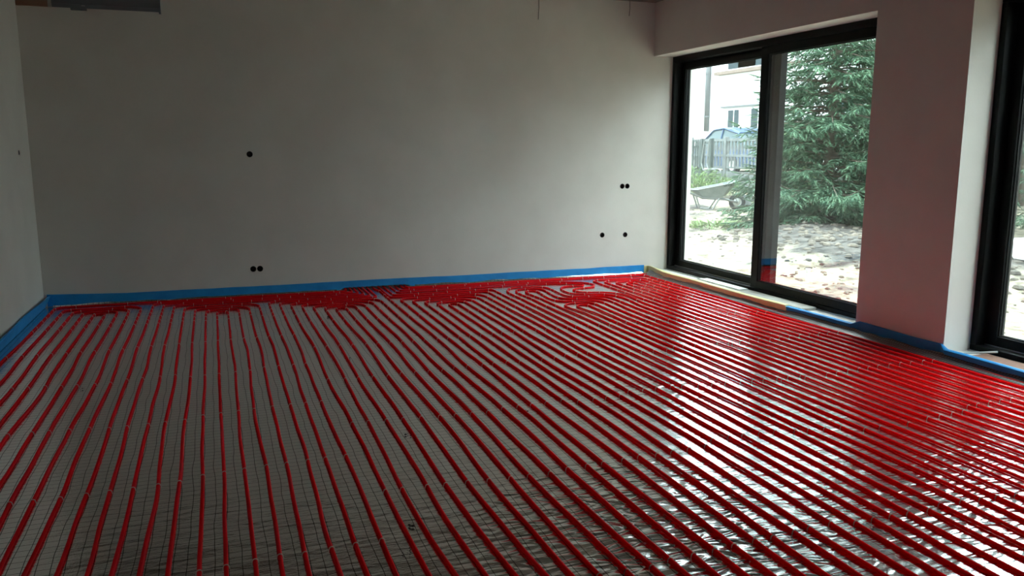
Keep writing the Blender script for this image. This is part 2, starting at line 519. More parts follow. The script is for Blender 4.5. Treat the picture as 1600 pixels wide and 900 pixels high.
# yellow strip: a short return on the back wall, the bend, then along the window
yp = [(5.168 + 0.01*k, YB, 0, -1) for k in range(3)]
for k in range(1, 6):
    a = math.pi/2*k/6
    yp.append((5.19 + 0.044*math.sin(a), YB - 0.044*(1 - math.cos(a)), -math.sin(a)*1.0, -math.cos(a)*1.0))
yy = [float(y) for y in np.linspace(9.28, 6.52, 60)]
yp += [(XR, y, -1, 0) for y in yy]
def yprof(i, t):
    y = yp[i][1]
    k = min(1, max(0, (9.25 - y)/0.4))
    return rndtop(0.012 + 0.036*k, 0.096 - 0.012*k + 0.008*noise.noise((y*1.3, 7, 0)), 0.006*k, 0.004, 0.006*k)
tag(ribbon('edge_strip', yp, yprof, M['yellow']), 'pale yellow foam edge strip below the first window', 'edge strip')
bp_ = [(XR, float(y), -1, 0) for y in np.linspace(6.51, -1.5, 130)]
def bprof(i, t):
    y = bp_[i][1]
    k = 1.0 if y > W1[0] else (0.25 if y > W2[1] else 1.0)
    return rndtop(0.010 + 0.030*k, 0.080 + 0.026*(y < W1[0] and y > W2[1]) + 0.010*noise.noise((y*1.3, 11, 0)), 0.012*k + 0.006*noise.noise((y, 2, 2)), 0.004, 0.004*k)
tag(ribbon('edge_strip', bp_, bprof, M['blue']), 'bright blue foam edge strip running past the pillar and second window', 'edge strip')

# foil turned up against the strips
def foil_lip(name, path, w, h, label, seed, m):
    def f(i, t):
        x, y = path[i][:2]
        q = noise.noise((x*3, y*3, seed)); q2 = noise.noise((x*9, y*9, seed))
        hh = max(0.008, h*(1 + 0.6*q + 0.3*q2))
        return [(0.036, hh), (0.036 + w*0.25, hh*0.55), (0.036 + w*0.6, 0.010 + hh*0.12), (0.036 + w, 0.0035),
                (0.036 + w, 0.0025), (0.036 + w*0.55, 0.008 + hh*0.1), (0.035 + w*0.22, hh*0.5), (0.034, hh - 0.002)]
    return tag(ribbon(name, path, f, m), label, 'foil edge')
foil_lip('foil_edge', [(XR - 0.006, float(y), -1, 0) for y in np.linspace(9.24, -1.5, 220)], 0.085, 0.040, 'crinkled foil edge turned up along the window wall strips', 3.0, M['mesh_foil'])
foil_lip('foil_edge', [(float(x), YB + 0.016, 0, -1) for x in np.linspace(XL + 0.08, HOLE[0] - .03, 110)], 0.022, 0.017, 'thin pale foil edge under the blue strip, left of the pipe opening', 5.0, M['foil'])
foil_lip('foil_edge', [(float(x), YB + 0.016, 0, -1) for x in np.linspace(HOLE[1] + .03, 5.14, 110)], 0.022, 0.019, 'thin pale foil edge under the blue strip, right of the pipe opening', 6.0, M['foil'])

# ------------------------------------------------------------------ heating pipes
PR = 0.0088
PZ = PR - 0.0005
Y_END = -1.6
def LX(i): return -1.56 + 0.1018*i

def wob(i, y):
    k = min(1.0, max(0.0, (7.6 - y)/0.8))
    n1 = noise.noise((LX(i)*0.5, y*0.55, 4.1))*0.030
    n2 = noise.noise((i*3.7, y*0.8, 8.3))*0.016
    n3 = noise.noise((i*7.1, y*2.1, 1.3))*0.007
    return k*(n1 + n2 + n3)

def leg(i, y_to, down=False):
    n = max(2, int((y_to - Y_END)/0.09))
    p = [(LX(i) + wob(i, y), y) for y in np.linspace(Y_END, y_to, n)]
    return p[::-1] if down else p

def arc(cx, cy, r, a0, a1, n=7):
    return [(cx + r*math.cos(a), cy + r*math.sin(a)) for a in np.linspace(a0, a1, n)]

def seg(x0, x1, y, n=None):
    n = n or max(2, int(abs(x1-x0)/0.09))
    return [(x, y + 0.008*noise.noise((x*1.6, y*5, 2))*min(1, abs(x1-x0))) for x in np.linspace(x0, x1, n)]

def u_pipe(i, j, yc):
    xa, xb = LX(i), LX(j)
    r = min(0.085, (xb - xa)/2)
    p = leg(i, yc - r)
    p += arc(xa + r, yc - r, r, math.pi, math.pi/2)[1:]
    if xb - xa > 2*r + 0.02: p += seg(xa + r, xb - r*1.9, yc)[1:-1]
    if xb - xa > 5*r:
        rr = r*1.9
        p += arc(xb - rr, yc - rr, rr, math.pi/2, 0, 9)
        p += [q for q in leg(j, yc - rr, True)][1:]
    else:
        p += arc(xb - r, yc - r, r, math.pi/2, 0)
        p += leg(j, yc - r, True)[1:]
    return p

def feed(i, yc, xh):
    """leg i turning along the wall at yc to the opening at xh"""
    x = LX(i); s = 1 if xh > x else -1
    r = 0.09; rh = 0.05
    yt = YB + 0.05
    p = leg(i, yc - r)
    p += arc(x + s*r, yc - r, r, math.pi if s > 0 else 0, math.pi/2)[1:]
    p += seg(x + s*r, xh - s*rh, yc)[1:-1]
    p += arc(xh - s*rh, yc + rh, rh, -math.pi/2, 0 if s > 0 else -math.pi, 6)
    if yt > yc + rh + 0.01: p.append((xh, yt))
    return p

def catmull(pts, step=0.035):
    out = []
    P = [np.array(q) for q in pts]
    for k in range(len(P)-1):
        p0 = P[max(k-1, 0)]; p1 = P[k]; p2 = P[k+1]; p3 = P[min(k+2, len(P)-1)]
        n = max(1, int(np.linalg.norm(p2-p1)/step))
        for t in np.arange(n)/n:
            out.append(tuple(0.5*((2*p1) + (p2-p0)*t + (2*p0-5*p1+4*p2-p3)*t*t + (3*p1-p0-3*p2+p3)*t**3)))
    out.append(tuple(P[-1]))
    return out

def custom(i, j, mid):
    a = leg(i, mid[0][1] - 0.35) if i is not None else []
    b = leg(j, mid[-1][1] - 0.35, True)
    body = catmull(([a[-2], a[-1]] if a else []) + mid + [b[0], b[1]])
    return a[:-2] + body + b[2:]

clip_mesh = None
def make_clip():
    s = MB(); n = 4; r = PR + 0.0016; t = 0.0020
    pts = [(-r - 0.001, -PZ + 0.001)]
    pts += [(-r*math.cos(a), r*math.sin(a)) for a in np.linspace(0, math.pi, 6)]
    pts += [(r + 0.001, -PZ + 0.001)]
    for k, (y, z) in enumerate(pts):
        d = Vector((0, y, z)).normalized() if 0 < k < len(pts)-1 else Vector((0, 1 if y > 0 else -1, 0))
        for dx, dr in ((-t, 0), (t, 0), (t, 0.0028), (-t, 0.0028)):
            s.v.append((dx, y + d.y*dr, z + d.z*dr))
    for k in range(len(pts)-1):
        for j in range(n):
            a = k*n+j; b = k*n+(j+1) % n
            s.f.append((a, b, b+n, a+n))
    me = bpy.data.meshes.new('pipe_clip'); me.from_pydata(s.v, [], s.f); me.materials.append(M['clip'])
    return me
clip_mesh = make_clip()

def add_clip(parent, x, y, ang):
    c = bpy.data.objects.new('pipe_clip', clip_mesh)
    COL.objects.link(c)
    c.parent = parent
    c.location = (x, y, PZ)
    c.rotation_euler = (0, 0, ang + random.uniform(-0.12, 0.12))

def pipe(pts, label):
    s = MB(); s.tube([(x, y, PZ) for x, y in pts], PR, 8)
    o = s.build('heating_pipe', M['pipe'], smooth=True)
    tag(o, label, 'heating pipe', 'red underfloor heating pipes')
    P = np.array(pts)
    # clips on the straight runs sit in rows one metre apart; closer together on bends
    d = np.r_[0, np.cumsum(np.linalg.norm(np.diff(P, axis=0), axis=1))]
    nxt = 0.0
    for k in range(1, len(P)-1):
        t = P[k+1] - P[k-1]; ang = math.atan2(t[1], t[0])
        straight = abs(t[0]) < 0.25*abs(t[1])
        x, y = P[k]
        if straight and y < 8.0:
            ph = 0.10 if x < 0.62 else 0.62
            ph += 0.03*math.sin(x*3.0) + 0.10*noise.noise((round(x*2.2)*1.7, 0.5, round(y)))
            a, b = sorted((P[k-1][1], P[k][1]))
            m = math.floor(b - ph)
            if a < m + ph <= b and m + ph > 1.0:
                u = (m + ph - P[k-1][1])/(P[k][1]-P[k-1][1])
                q = P[k-1] + (P[k]-P[k-1])*u
                add_clip(o, q[0], q[1], ang)
                nxt = d[k] + 0.3
        elif d[k] > nxt and y < YB - 0.06:
            add_clip(o, x, y, ang)
            nxt = d[k] + (random.uniform(0.10, 0.2) if abs(t[1]) > 0.3*abs(t[0]) else random.uniform(0.18, 0.42))
    return o

RANK = ['innermost', 'second innermost', 'middle', 'second outermost', 'outermost']
RANK4 = ['innermost', 'second innermost', 'second outermost', 'outermost']
def nest(c, n, y0, dy, where):
    for k in range(n):
        rk = (RANK if n == 5 else RANK4)[k]
        pipe(u_pipe(c - k, c + 1 + k, y0 + dy*k), 'red heating pipe, %s U-bend of the %s' % (rk, where))
nest(4, 4, 8.72, 0.105, 'bend cluster nearest the left wall')
nest(15, 4, 8.43, 0.115, 'second bend cluster from the left wall')
nest(26, 5, 8.24, 0.10, 'third bend cluster from the left wall')
nest(37, 5, 8.08, 0.115, 'fourth bend cluster from the left wall')
nest(60, 4, 8.66, 0.10, 'bend cluster beside the yellow strip corner')
for (i, yc, xh), w in zip([(0, 9.22, 1.35), (9, 9.13, 1.40), (10, 9.03, 1.45), (11, 8.93, 1.50), (20, 8.83, 1.55), (21, 8.74, 1.60)],
                          ['nearest the blue strip', 'second from the blue strip', 'third from the blue strip', 'fourth from the blue strip', 'fifth from the blue strip', 'sixth from the blue strip']):
    pipe(feed(i, yc, xh), 'red heating pipe left of the wall opening, %s' % w)
pipe(leg(32, 9.0) + [(LX(32) + 0.0, 9.1), (1.665, 9.2), (1.665, YB + 0.05)], 'red heating pipe running straight into the opening under the blue strip')
for (i, yc, xh), w in zip([(66, 9.21, 2.04), (65, 9.13, 1.99), (44, 8.77, 1.79), (43, 8.66, 1.73)],
                          ['nearest the blue strip', 'second from the blue strip', 'fifth from the blue strip', 'sixth from the blue strip']):
    pipe(feed(i, yc, xh), 'red heating pipe right of the wall opening, %s' % w)
# the S-bends and the swirl by the right end of the back wall
E1 = [(3.02,8.52),(3.06,8.64),(3.12,8.74),(3.21,8.78),(3.35,8.76),(3.47,8.73),(3.54,8.67),(3.55,8.53),(3.54,8.31),(3.54,8.13),(3.59,8.03),(3.72,7.99),(3.86,7.96),(3.93,7.89),(3.95,7.75),(3.95,7.57)]
E2 = [(3.11,8.47),(3.13,8.55),(3.18,8.65),(3.24,8.66),(3.36,8.64),(3.43,8.61),(3.45,8.51),(3.43,8.27),(3.42,8.08),(3.46,7.96),(3.58,7.90),(3.72,7.88),(3.81,7.84),(3.85,7.74),(3.86,7.58)]
E3 = [(3.20,8.40),(3.22,8.48),(3.26,8.53),(3.31,8.53),(3.345,8.46),(3.33,8.30),(3.31,8.06),(3.33,7.89),(3.40,7.80),(3.56,7.78),(3.69,7.75),(3.745,7.68),(3.75,7.51)]
F1 = [(3.30,7.53),(3.32,7.61),(3.38,7.68),(3.46,7.69),(3.58,7.67),(3.63,7.61),(3.64,7.48)]
F2 = [(3.40,7.46),(3.42,7.53),(3.46,7.58),(3.51,7.58),(3.54,7.52),(3.54,7.37)]
G2 = [(3.74,8.87),(3.90,8.83),(4.00,8.78),(4.03,8.71),(3.99,8.65),(3.91,8.66),(3.79,8.66),(3.71,8.61),(3.66,8.52),(3.64,8.37),(3.66,8.20),(3.73,8.12),(3.89,8.07),(4.00,8.00),(4.06,7.86),(4.07,7.68)]
G1 = [(3.80,8.98),(4.02,8.90),(4.12,8.79),(4.14,8.66),(4.09,8.56),(4.01,8.51),(3.90,8.50),(3.81,8.47),(3.76,8.40),(3.78,8.29),(3.85,8.22),(3.98,8.18),(4.09,8.11),(4.15,7.98),(4.17,7.83)]
pipe(custom(45, 54, E1), 'red heating pipe, outermost of the three S-bends left of the swirl')
pipe(custom(46, 53, E2), 'red heating pipe, middle of the three S-bends left of the swirl')
pipe(custom(47, 52, E3), 'red heating pipe, innermost of the three S-bends left of the swirl')
pipe(custom(48, 51, F1), 'red heating pipe, outer of the two U-bends just below the swirl')
pipe(custom(49, 50, F2), 'red heating pipe, inner of the two U-bends just below the swirl')
def from_hole(xh, yc, mid):
    rh = 0.05
    p = [(xh, YB + 0.05)] + arc(xh + rh, yc + rh, rh, math.pi, 1.5*math.pi, 6)
    x1 = mid[0][0] - 0.25
    p += seg(xh + rh, x1, yc)[1:]
    return p
def swirl(xh, yc, mid, j):
    a = from_hole(xh, yc, mid)
    b = leg(j, mid[-1][1] - 0.35, True)
    return a[:-2] + catmull([a[-2], a[-1]] + mid + [b[0], b[1]]) + b[2:]
pipe(swirl(1.86, 8.92, G2, 55), 'red heating pipe curled up as the inner turn of the swirl')
pipe(swirl(1.925, 9.03, G1, 56), 'red heating pipe curled up as the outer turn of the swirl')

# ------------------------------------------------------------------ sockets and wall details
names = ['single dark socket box high on the left of the back wall',
         'left of the paired low socket boxes under the single high one',
         'right of the paired low socket boxes under the single high one',
         'left of the upper paired socket boxes beside the first window',
         'right of the upper paired socket boxes beside the first window',
         'lower single socket box, the one farther from the first window',
         'lower single socket box, the one nearer to the first window']
for (x, z), lab in zip(SOCK, names):
    t = empty('socket_box', (x, YB, z))
    tag(t, lab, 'socket box', 'empty flush socket boxes')
    MB().lathe([(SR - 0.0003, 0.0), (SR - 0.0006, 0.055), (0.001, 0.055)], 20, (0, 0, 0), 'y').build('cup', M['box_dark'], t, smooth=True)
    MB().lathe([(SR - 0.006, 0.004), (SR - 0.006, -0.0015), (SR + 0.001, -0.0015), (SR + 0.001, 0.0)], 20, (0, 0, 0), 'y').build('rim', M['box_dark'], t)
    w = MB()
    for k in range(3):
        w.tube([(0.004*k - 0.006, 0.052, 0.006*k - 0.008), (0.006*(k-1), 0.03, -0.002 + 0.004*k), (0.012*(k-1), 0.012, 0.010*math.cos(k*2.1))], 0.0018, 5)
    w.build('cable_end', M['box_orange'], t)
# small mark box on the left wall
t = empty('socket_box', (XL, 8.84, 1.55)); tag(t, 'small dark socket box on the left wall', 'socket box', 'empty flush socket boxes')
MB().lathe([(0.022, 0.0), (0.022, 0.003), (0.018, 0.0035), (0.017, 0.001), (0.001, 0.001)], 18, (0, 0, 0), 'x').build('cup', M['box_dark'], t)

# duct at the top of the wall
t = empty('ventilation_duct', (-0.9, YB, 2.93)); tag(t, 'dark sheet metal duct fixed high in the left corner', 'duct')
d0, d1 = -1.36 + 0.9, -0.41 + 0.9
b = MB()
b.prism([(0, 0.008), (-0.055, 0.0), (-0.06, 0.03), (-0.06, 0.30), (0, 0.30)], 'x', d0, d1)
b.build('casing', M['duct'], t)
r = MB()
for z in (0.035, 0.085, 0.135): r.box((d0, -0.068, z), (d1, -0.0605, z + 0.012))
r.build('rib', M['duct'], t)
MB().box((d1 + 0.0005, -0.072, -0.012), (d1 + 0.018, 0.0, 0.31)).build('end_flange', M['duct'], t)
MB().prism([(-0.03, -0.018), (-0.06, -0.014), (-0.065, 0.03), (-0.03, 0.03)], 'x', -0.30, -0.16).build('bracket', M['duct'], t)
MB().box((-0.20, -0.072, 0.020), (-0.17, -0.0655, 0.026)).build('fastener', M['track'], t)
t = empty('brown_board', (-1.52, YB, 2.94)); tag(t, 'short brown board in the corner beside the dark duct', 'board')
MB().box((-0.15, -0.03, -0.005), (0.145, 0, 0.30)).build('panel', M['brown_board'], t, bevel=0.004)
MB().box((0.125, -0.045, -0.008), (0.155, -0.031, 0.30)).build('batten', M['board'], t, bevel=0.003)
for x, z, lab in ((3.69, 3.07, 'short dark wire end hanging near the middle of the back wall top'), (4.875, 3.17, 'short dark wire end hanging near the right corner ceiling')):
    tag(MB().tube([(x, YB - 0.012, ZC), (x + 0.004, YB - 0.01, (ZC + z)/2), (x - 0.003, YB - 0.008, z)], 0.0035, 6).build('cable', M['wire']), lab, 'cable')

# loose boards and foam on the first window's threshold
tag(MB().box((5.285, 6.42, 0.0365), (5.465, 8.35, 0.062)).build('plank', M['board'], bevel=0.003), 'weathered grey plank lying under the first window', 'plank')
tag(MB().box((5.33, 7.5, 0.0625), (5.45, 8.30, 0.072)).build('foam_sheet', M['styrofoam'], bevel=0.002), 'thin white foam sheet on the grey plank', 'foam sheet')
tag(MB().tube([(5.33, 4.60, 0.048), (5.40, 4.50, 0.070), (5.47, 4.43, 0.085)], 0.008, 6).build('cable_tie', M['white_tie']), 'short white stick lying on the second window threshold', 'stick')
tag(MB().box((5.275, 1.95, 0.0365), (5.465, 4.52, 0.052)).build('plank', M['brown_board'], bevel=0.003), 'reddish brown plank lying under the second window', 'plank')
# crumbs of dirt on the foil
cr = MB()
for x, y, r in [(0.95, 4.37, .012), (0.98, 4.31, .009), (0.70, 3.25, .014), (0.64, 3.02, .010), (0.66, 3.06, .008), (1.72, 4.55, .012), (0.9, 6.2, .012), (1.0, 7.9, .016), (0.95, 7.86, .02), (2.6, 6.1, .014), (-0.9, 6.0, .01)]:
    for k in range(3):
        cx, cy = x + random.uniform(-r, r)*1.5, y + random.uniform(-r, r)*1.5
        q = r*random.uniform(0.3, 0.7)
        cr.lathe([(0.0005, 0.003), (q, 0.005), (q*0.8, 0.003 + q*0.7), (0.0005, 0.003 + q)], 6, (cx, cy, 0))
tag(cr.build('dirt_crumbs', M['crumb']), 'tiny dark dirt crumbs scattered on the foil', 'dirt', kind='stuff')

# ------------------------------------------------------------------ outdoors: ground
def gz(x, y):
    d = math.hypot(x - 5.8, max(0, y - 5))
    z = -0.10 + 0.22*min(1, max(0, (d - 3)/10)) + 0.22*min(1, max(0, (d - 13)/8)) + 0.35*min(1, max(0, (d - 20)/5))
    # heaps of dug soil in front of the trees
    z += heaps(x, y)
    near = min(1, max(0, (x - 5.8)/1.2))
    z += near*(0.05*noise.noise((x*0.9, y*0.9, 0)) + 0.035*noise.noise((x*2.6, y*2.6, 3)) + 0.02*noise.noise((x*6, y*6, 6)))
    return z
def heaps(x, y):
    z = 0.0
    for mx, my, r, h in ((10.2, 12.1, 1.1, 0.20), (8.9, 9.6, 1.3, 0.22), (9.9, 9.0, 1.2, 0.24), (9.0, 11.4, 1.0, 0.12), (11.0, 8.0, 1.4, 0.16)):
        q = ((x-mx)**2 + (y-my)**2)/r**2
        if q < 4: z += h*math.exp(-q)
    return z
def ground():
    gx = np.r_[np.arange(5.83, 13, 0.11), np.arange(13, 26, 0.5), np.arange(26, 70, 4)]
    gy = np.r_[np.arange(-20, 2, 1.0), np.arange(2, 18.5, 0.11), np.arange(18.5, 30, 0.5), np.arange(30, 80, 4)]
    v = [(x, y, gz(x, y)) for y in gy for x in gx]
    n = len(gx)
    f = [(j*n+i, j*n+i+1, (j+1)*n+i+1, (j+1)*n+i) for j in range(len(gy)-1) for i in range(n-1)]
    s = MB(); s.v = [tuple(map(float, p)) for p in v]; s.f = f
    o = s.build('ground', M['ground'], smooth=True)
    at = o.data.attributes.new('soil', 'FLOAT', 'POINT')
    soil = []
    for x, y, z in s.v:
        q = heaps(x, y)/0.13 + 0.9*noise.noise((x*0.7, y*0.7, 5)) + 0.5*noise.noise((x*2.3, y*2.3, 1)) + (0.5 if x + 0.9*y > 20.5 else 0.0)
        soil.append(min(1, max(0, (q - 0.25)*1.6)))
    at.data.foreach_set('value', soil)
    tag(o, 'sandy churned up building site ground outside the windows', 'ground', kind='structure')
ground()
cl = MB()
for k in range(3400):
    x = random.uniform(6.2, 13); y = random.uniform(3.5, 17)
    dens = noise.noise((x*0.5, y*0.5, 9)) + 0.5*(1 if 8 < x < 12 and 7 < y < 13 else 0)
    if dens < random.uniform(-0.3, 0.5): continue
    r = random.uniform(0.012, 0.05)*(1.3 if dens > 0.4 else 0.8)
    z = gz(x, y)
    a = random.uniform(0, 3); e = random.uniform(0.8, 1.8)
    k0 = len(cl.v)
    cl.lathe([(0.001, -r*0.3), (r, 0), (r*0.75, r*0.5), (0.001, r*0.75)], 5, (0, 0, 0))
    for q in range(k0, len(cl.v)):
        vx, vy, vz = cl.v[q]; vx *= e*random.uniform(0.8, 1.2)
        cl.v[q] = (x + vx*math.cos(a) - vy*math.sin(a), y + vx*math.sin(a) + vy*math.cos(a), z + vz)
tag(cl.build('soil_clods', M['clod']), 'loose soil clods strewn over the ground outside', 'soil', kind='stuff')

# ------------------------------------------------------------------ outdoors: trees
def finger_template():
    v = [(0, 0, 0)]; f = []
    for k in range(3):
        a = 2*math.pi*k/3 + 0.5; v.append((0.4, 0.085*math.cos(a), 0.06*math.sin(a)))
    v.append((1, 0, 0))
    for k in range(3):
        j = (k+1) % 3
        f += [(0, 1+j, 1+k), (1+k, 1+j, 4)]
    for k in range(7):
        x = 0.06 + 0.115*k
        dy, dz = (1 if k % 2 else -1), 0.45*math.sin(k*2.1)
        b = len(v); L = 0.19*(1 - 0.35*x)
        v += [(x, 0, 0), (x + 0.09, 0, 0), (x + 0.17, dy*L, dz*L)]
        f.append((b, b+1, b+2))
    return np.array(v), np.array(f)
FT_V, FT_F = finger_template()

def fingers_mesh(name, pos, dirs, lens, m, parent):
    pos, dirs, lens = np.array(pos), np.array(dirs), np.array(lens)
    dirs /= np.linalg.norm(dirs, axis=1)[:, None]
    up = np.tile([0, 0, 1.0], (len(dirs), 1)); up[np.abs(dirs[:, 2]) > 0.95] = (1, 0, 0)
    s = np.cross(dirs, up); s /= np.linalg.norm(s, axis=1)[:, None]; u = np.cross(s, dirs)
    V = pos[:, None, :] + lens[:, None, None]*(FT_V[None, :, 0:1]*dirs[:, None, :] + FT_V[None, :, 1:2]*s[:, None, :] + FT_V[None, :, 2:3]*u[:, None, :])
    nv, nf = len(FT_V), len(FT_F)
    F = (FT_F[None] + (np.arange(len(pos))*nv)[:, None, None]).reshape(-1, 3)
    V = V.reshape(-1, 3)
    me = bpy.data.meshes.new(name)
    me.vertices.add(len(V)); me.vertices.foreach_set('co', V.astype(np.float32).ravel())
    me.loops.add(F.size); me.loops.foreach_set('vertex_index', F.astype(np.int32).ravel())
    me.polygons.add(len(F)); me.polygons.foreach_set('loop_start', np.arange(0, F.size, 3, dtype=np.int32))
    me.update(calc_edges=True)
    me.materials.append(m)
    o = bpy.data.objects.new(name, me); COL.objects.link(o); o.parent = parent
    o['kind'] = 'stuff'
    return o

def spruce(x, y, H, R, nb, label, seed, m=None, zmin=0.12, flen=0.2, twigs=11):
    r = np.random.default_rng(seed)
    t = empty('spruce_tree', (x, y, gz(x, y) - 0.05)); tag(t, label, 'tree', 'trees outside the windows')
    MB().tube([(0, 0, 0), (0.02, 0.01, H*0.4), (0, 0.02, H*0.97)], [0.012*H + 0.05, 0.010*H + 0.01, 0.01], 9).build('trunk', M['bark'], t, smooth=True)
    P, D, Ln = [], [], []
    br = MB()
    for k in range(nb):
        u = (k + r.random())/nb
        z = zmin + (H - zmin - 0.1)*(1 - (1-u)**0.75) + r.normal()*0.08
        L = R*max(0.05, (1 - z/H))**0.75*r.uniform(0.7, 1.08)
        a = k*2.39996 + r.normal()*0.25
        dx, dy = math.cos(a), math.sin(a)
        droop = r.uniform(0.05, 0.45)
        def at(s): return np.array([dx*L*s, dy*L*s, z + L*(0.10*s - droop*s*s + 0.16*s**4)])
        br.tube([tuple(at(s)) for s in (0.0, 0.35, 0.7, 1.0)], [0.022, 0.016, 0.010, 0.004], 4, caps=False)
        nt = max(4, int(twigs*L/R*1.1))
        for q in range(nt):
            s = 0.22 + 0.78*(q + r.random()*0.6)/nt
            p = at(s); fwd = at(min(1.02, s+0.05)) - at(s - 0.05); fwd /= np.linalg.norm(fwd)
            for sd in (-1, 1):
                side = np.array([-dy*sd, dx*sd, 0.0])
                tl = L*0.38*(1.05 - s)*r.uniform(0.6, 1.1) + 0.12
                td = fwd*r.uniform(0.5, 0.9) + side*r.uniform(0.5, 0.9) + np.array([0, 0, r.uniform(-0.75, 0.1)])
                td /= np.linalg.norm(td)
                n = max(2, int(tl/(flen*0.5)))
                for w in range(n):
                    c = (w + 0.3)/n
                    bp = p + td*tl*c + np.array([0, 0, -0.12*tl*c*c])
                    for e in (-1, 1):
                        fd = td + np.cross(td, [0, 0, 1.0])*e*r.uniform(0.4, 0.9) + np.array([0, 0, r.uniform(-0.7, 0.15)])
                        P.append(bp); D.append(fd); Ln.append(flen*r.uniform(0.7, 1.25))
                P.append(p + td*tl*0.9); D.append(td); Ln.append(flen*1.2)
        P.append(at(0.97)); D.append(at(1.0) - at(0.9)); Ln.append(flen*1.4)
    br.build('branches', M['bark'], t)
    fingers_mesh('foliage', P, D, Ln, m or M['needles'], t)
    return len(P)
spruce(11.15, 13.0, 6.6, 2.0, 230, 'large green spruce in front of the white house, beyond the first window', 1)
spruce(14.2, 14.6, 7.5, 2.0, 120, 'dark spruce standing behind and right of the large spruce', 2, None, 0.25, 0.28, 9)
spruce(14.5, 9.6, 7.0, 2.3, 110, 'green spruce seen through the second window', 3)
spruce(12.75, 15.9, 2.4, 1.15, 60, 'small pale yellow-green spruce beside the wheelbarrow', 4, M['needles_pale'], 0.2, 0.13)
spruce(18.4, 14.8, 8.5, 2.6, 70, 'tall spruce farthest back, behind the other trees', 5, None, 0.25, 0.3, 8)

for k, (tx, ty, lab) in enumerate(((15.2, 5.2, 'unseen spruce added to block low sky light, first beyond the second window'), (15.0, 1.2, 'unseen spruce added to block low sky light, second beyond the second window'),
                                   (15.3, -2.8, 'unseen spruce added to block low sky light, third beyond the second window'), (15.0, -6.8, 'unseen spruce added to block low sky light, fourth beyond the second window'))):
    spruce(tx, ty, 7.5, 2.2, 70, lab, 20 + k, None, 0.25, 0.40, 6)  # out-of-view spruces added to cut low sky light through window 2

def leafy(name, x, y, rx, ry, h, n, label, cat, seed, m):
    r = np.random.default_rng(seed)
    t = empty(name, (x, y, gz(x, y) - 0.02)); tag(t, label, cat)
    st = MB(); P, D, L = [], [], []
    for k in range(14):
        a = r.uniform(0, 6.28); q = r.random()**0.5
        st.tube([(0.3*rx*q*math.cos(a), 0.3*ry*q*math.sin(a), 0), (rx*q*math.cos(a), ry*q*math.sin(a), h*0.8)], [0.012, 0.004], 4)
    for k in range(n):
        a = r.uniform(0, 6.28); q = r.random()**0.45
        z = h*(1 - 0.5*q*q)*r.random()**0.7
        P.append((rx*q*math.cos(a), ry*q*math.sin(a), z)); D.append((math.cos(a) + r.normal()*.5, math.sin(a) + r.normal()*.5, r.normal()*0.6 + .3)); L.append(r.uniform(0.1, 0.2))
    st.build('stems', M['bark'], t)
    fingers_mesh('foliage', P, D, L, m, t)
leafy('hedge', 13.6, 21.6, 0.5, 2.2, 0.75, 1500, 'low green hedge growing in front of the concrete fence', 'hedge', 11, M['leaves'])
leafy('shrub', 11.2, 10.9, 0.28, 0.28, 0.5, 120, 'small dark shrub at the foot of the large spruce', 'shrub', 12, M['leaves'])
leafy('grass_tuft', 9.3, 13.9, 0.7, 0.35, 0.14, 260, 'patch of grass tufts in front of the wheelbarrow', 'grass', 13, M['grass'])

# ------------------------------------------------------------------ outdoors: fence
g0 = 0.34
for k in range(4):
    ya = 24.1 - 2.0*k
    t = empty('fence_panel', (15.0, ya - 1.0, g0 - 0.1))
    tag(t, 'grey concrete fence panel with balusters, %s from the dark metal fence' % ['first', 'second', 'third', 'fourth', 'fifth'][k], 'fence', 'concrete fence panels')
    MB().box((-0.03, -0.94, 0), (0.03, 0.94, 0.62)).build('base_slab', M['concrete'], t, bevel=0.01)
    for z0, z1 in ((0.72, 0.77), (1.07, 1.13), (1.54, 1.62)):
        MB().box((-0.035, -0.94, z0), (0.035, 0.94, z1)).build('rail', M['concrete'], t)
    for q in range(11):
        y = -0.86 + 0.172*q
        MB().lathe([(0.045, 1.13), (0.03, 1.18), (0.05, 1.32), (0.03, 1.48), (0.045, 1.54)], 7, (0, y, 0)).build('baluster', M['concrete'], t, smooth=True)
        MB().box((-0.02, y - 0.028, 0.77), (0.02, y + 0.028, 1.07)).build('slat', M['concrete'], t)
    MB().box((-0.06, 0.94, 0), (0.06, 1.06, 1.68)).build('post', M['concrete'], t, bevel=0.01)
t = empty('metal_fence', (14.3, 22.35, g0)); tag(t, 'dark metal picket fence at the left edge of the window view', 'fence')
for q in range(16):
    MB().box((-0.012, 0.10 + 0.13*q, -0.1), (0.012, 0.135 + 0.13*q, 1.48)).build('picket', M['dark_metal'], t)
for z in (0.25, 1.25):
    MB().box((0.013, 0.0, z), (0.04, 2.2, z + 0.05)).build('rail', M['dark_metal'], t)
MB().box((-0.05, -0.06, -0.1), (0.05, 0.04, 1.52)).build('post', M['dark_metal'], t)
MB().box((-0.05, -0.56, -0.1), (0.05, -0.46, 1.52)).build('post', M['dark_metal'], t)
MB().box((-0.02, -0.46, 1.35), (0.02, -0.06, 1.40)).build('rail', M['dark_metal'], t)

# bent metal rack leaning at the fence
t = empty('metal_rack', (13.95, 21.2, 0.5)); tag(t, 'bent tubular metal rack leaning near the concrete fence', 'rack')
for dy in (0, -0.28):
    MB().tube([(0, 0.5+dy, 1.35), (0, 0.62+dy, 0.62), (0, 0.5+dy, 0.42), (0, 0.0+dy, 0.48), (0, -0.15+dy, 0.42), (0, -0.2+dy, -0.1)], 0.016, 6).build('tube', M['tube'], t)
MB().tube([(0, 0.0, 0.48), (0, -0.28, 0.48)], 0.014, 6).build('crossbar', M['tube'], t)

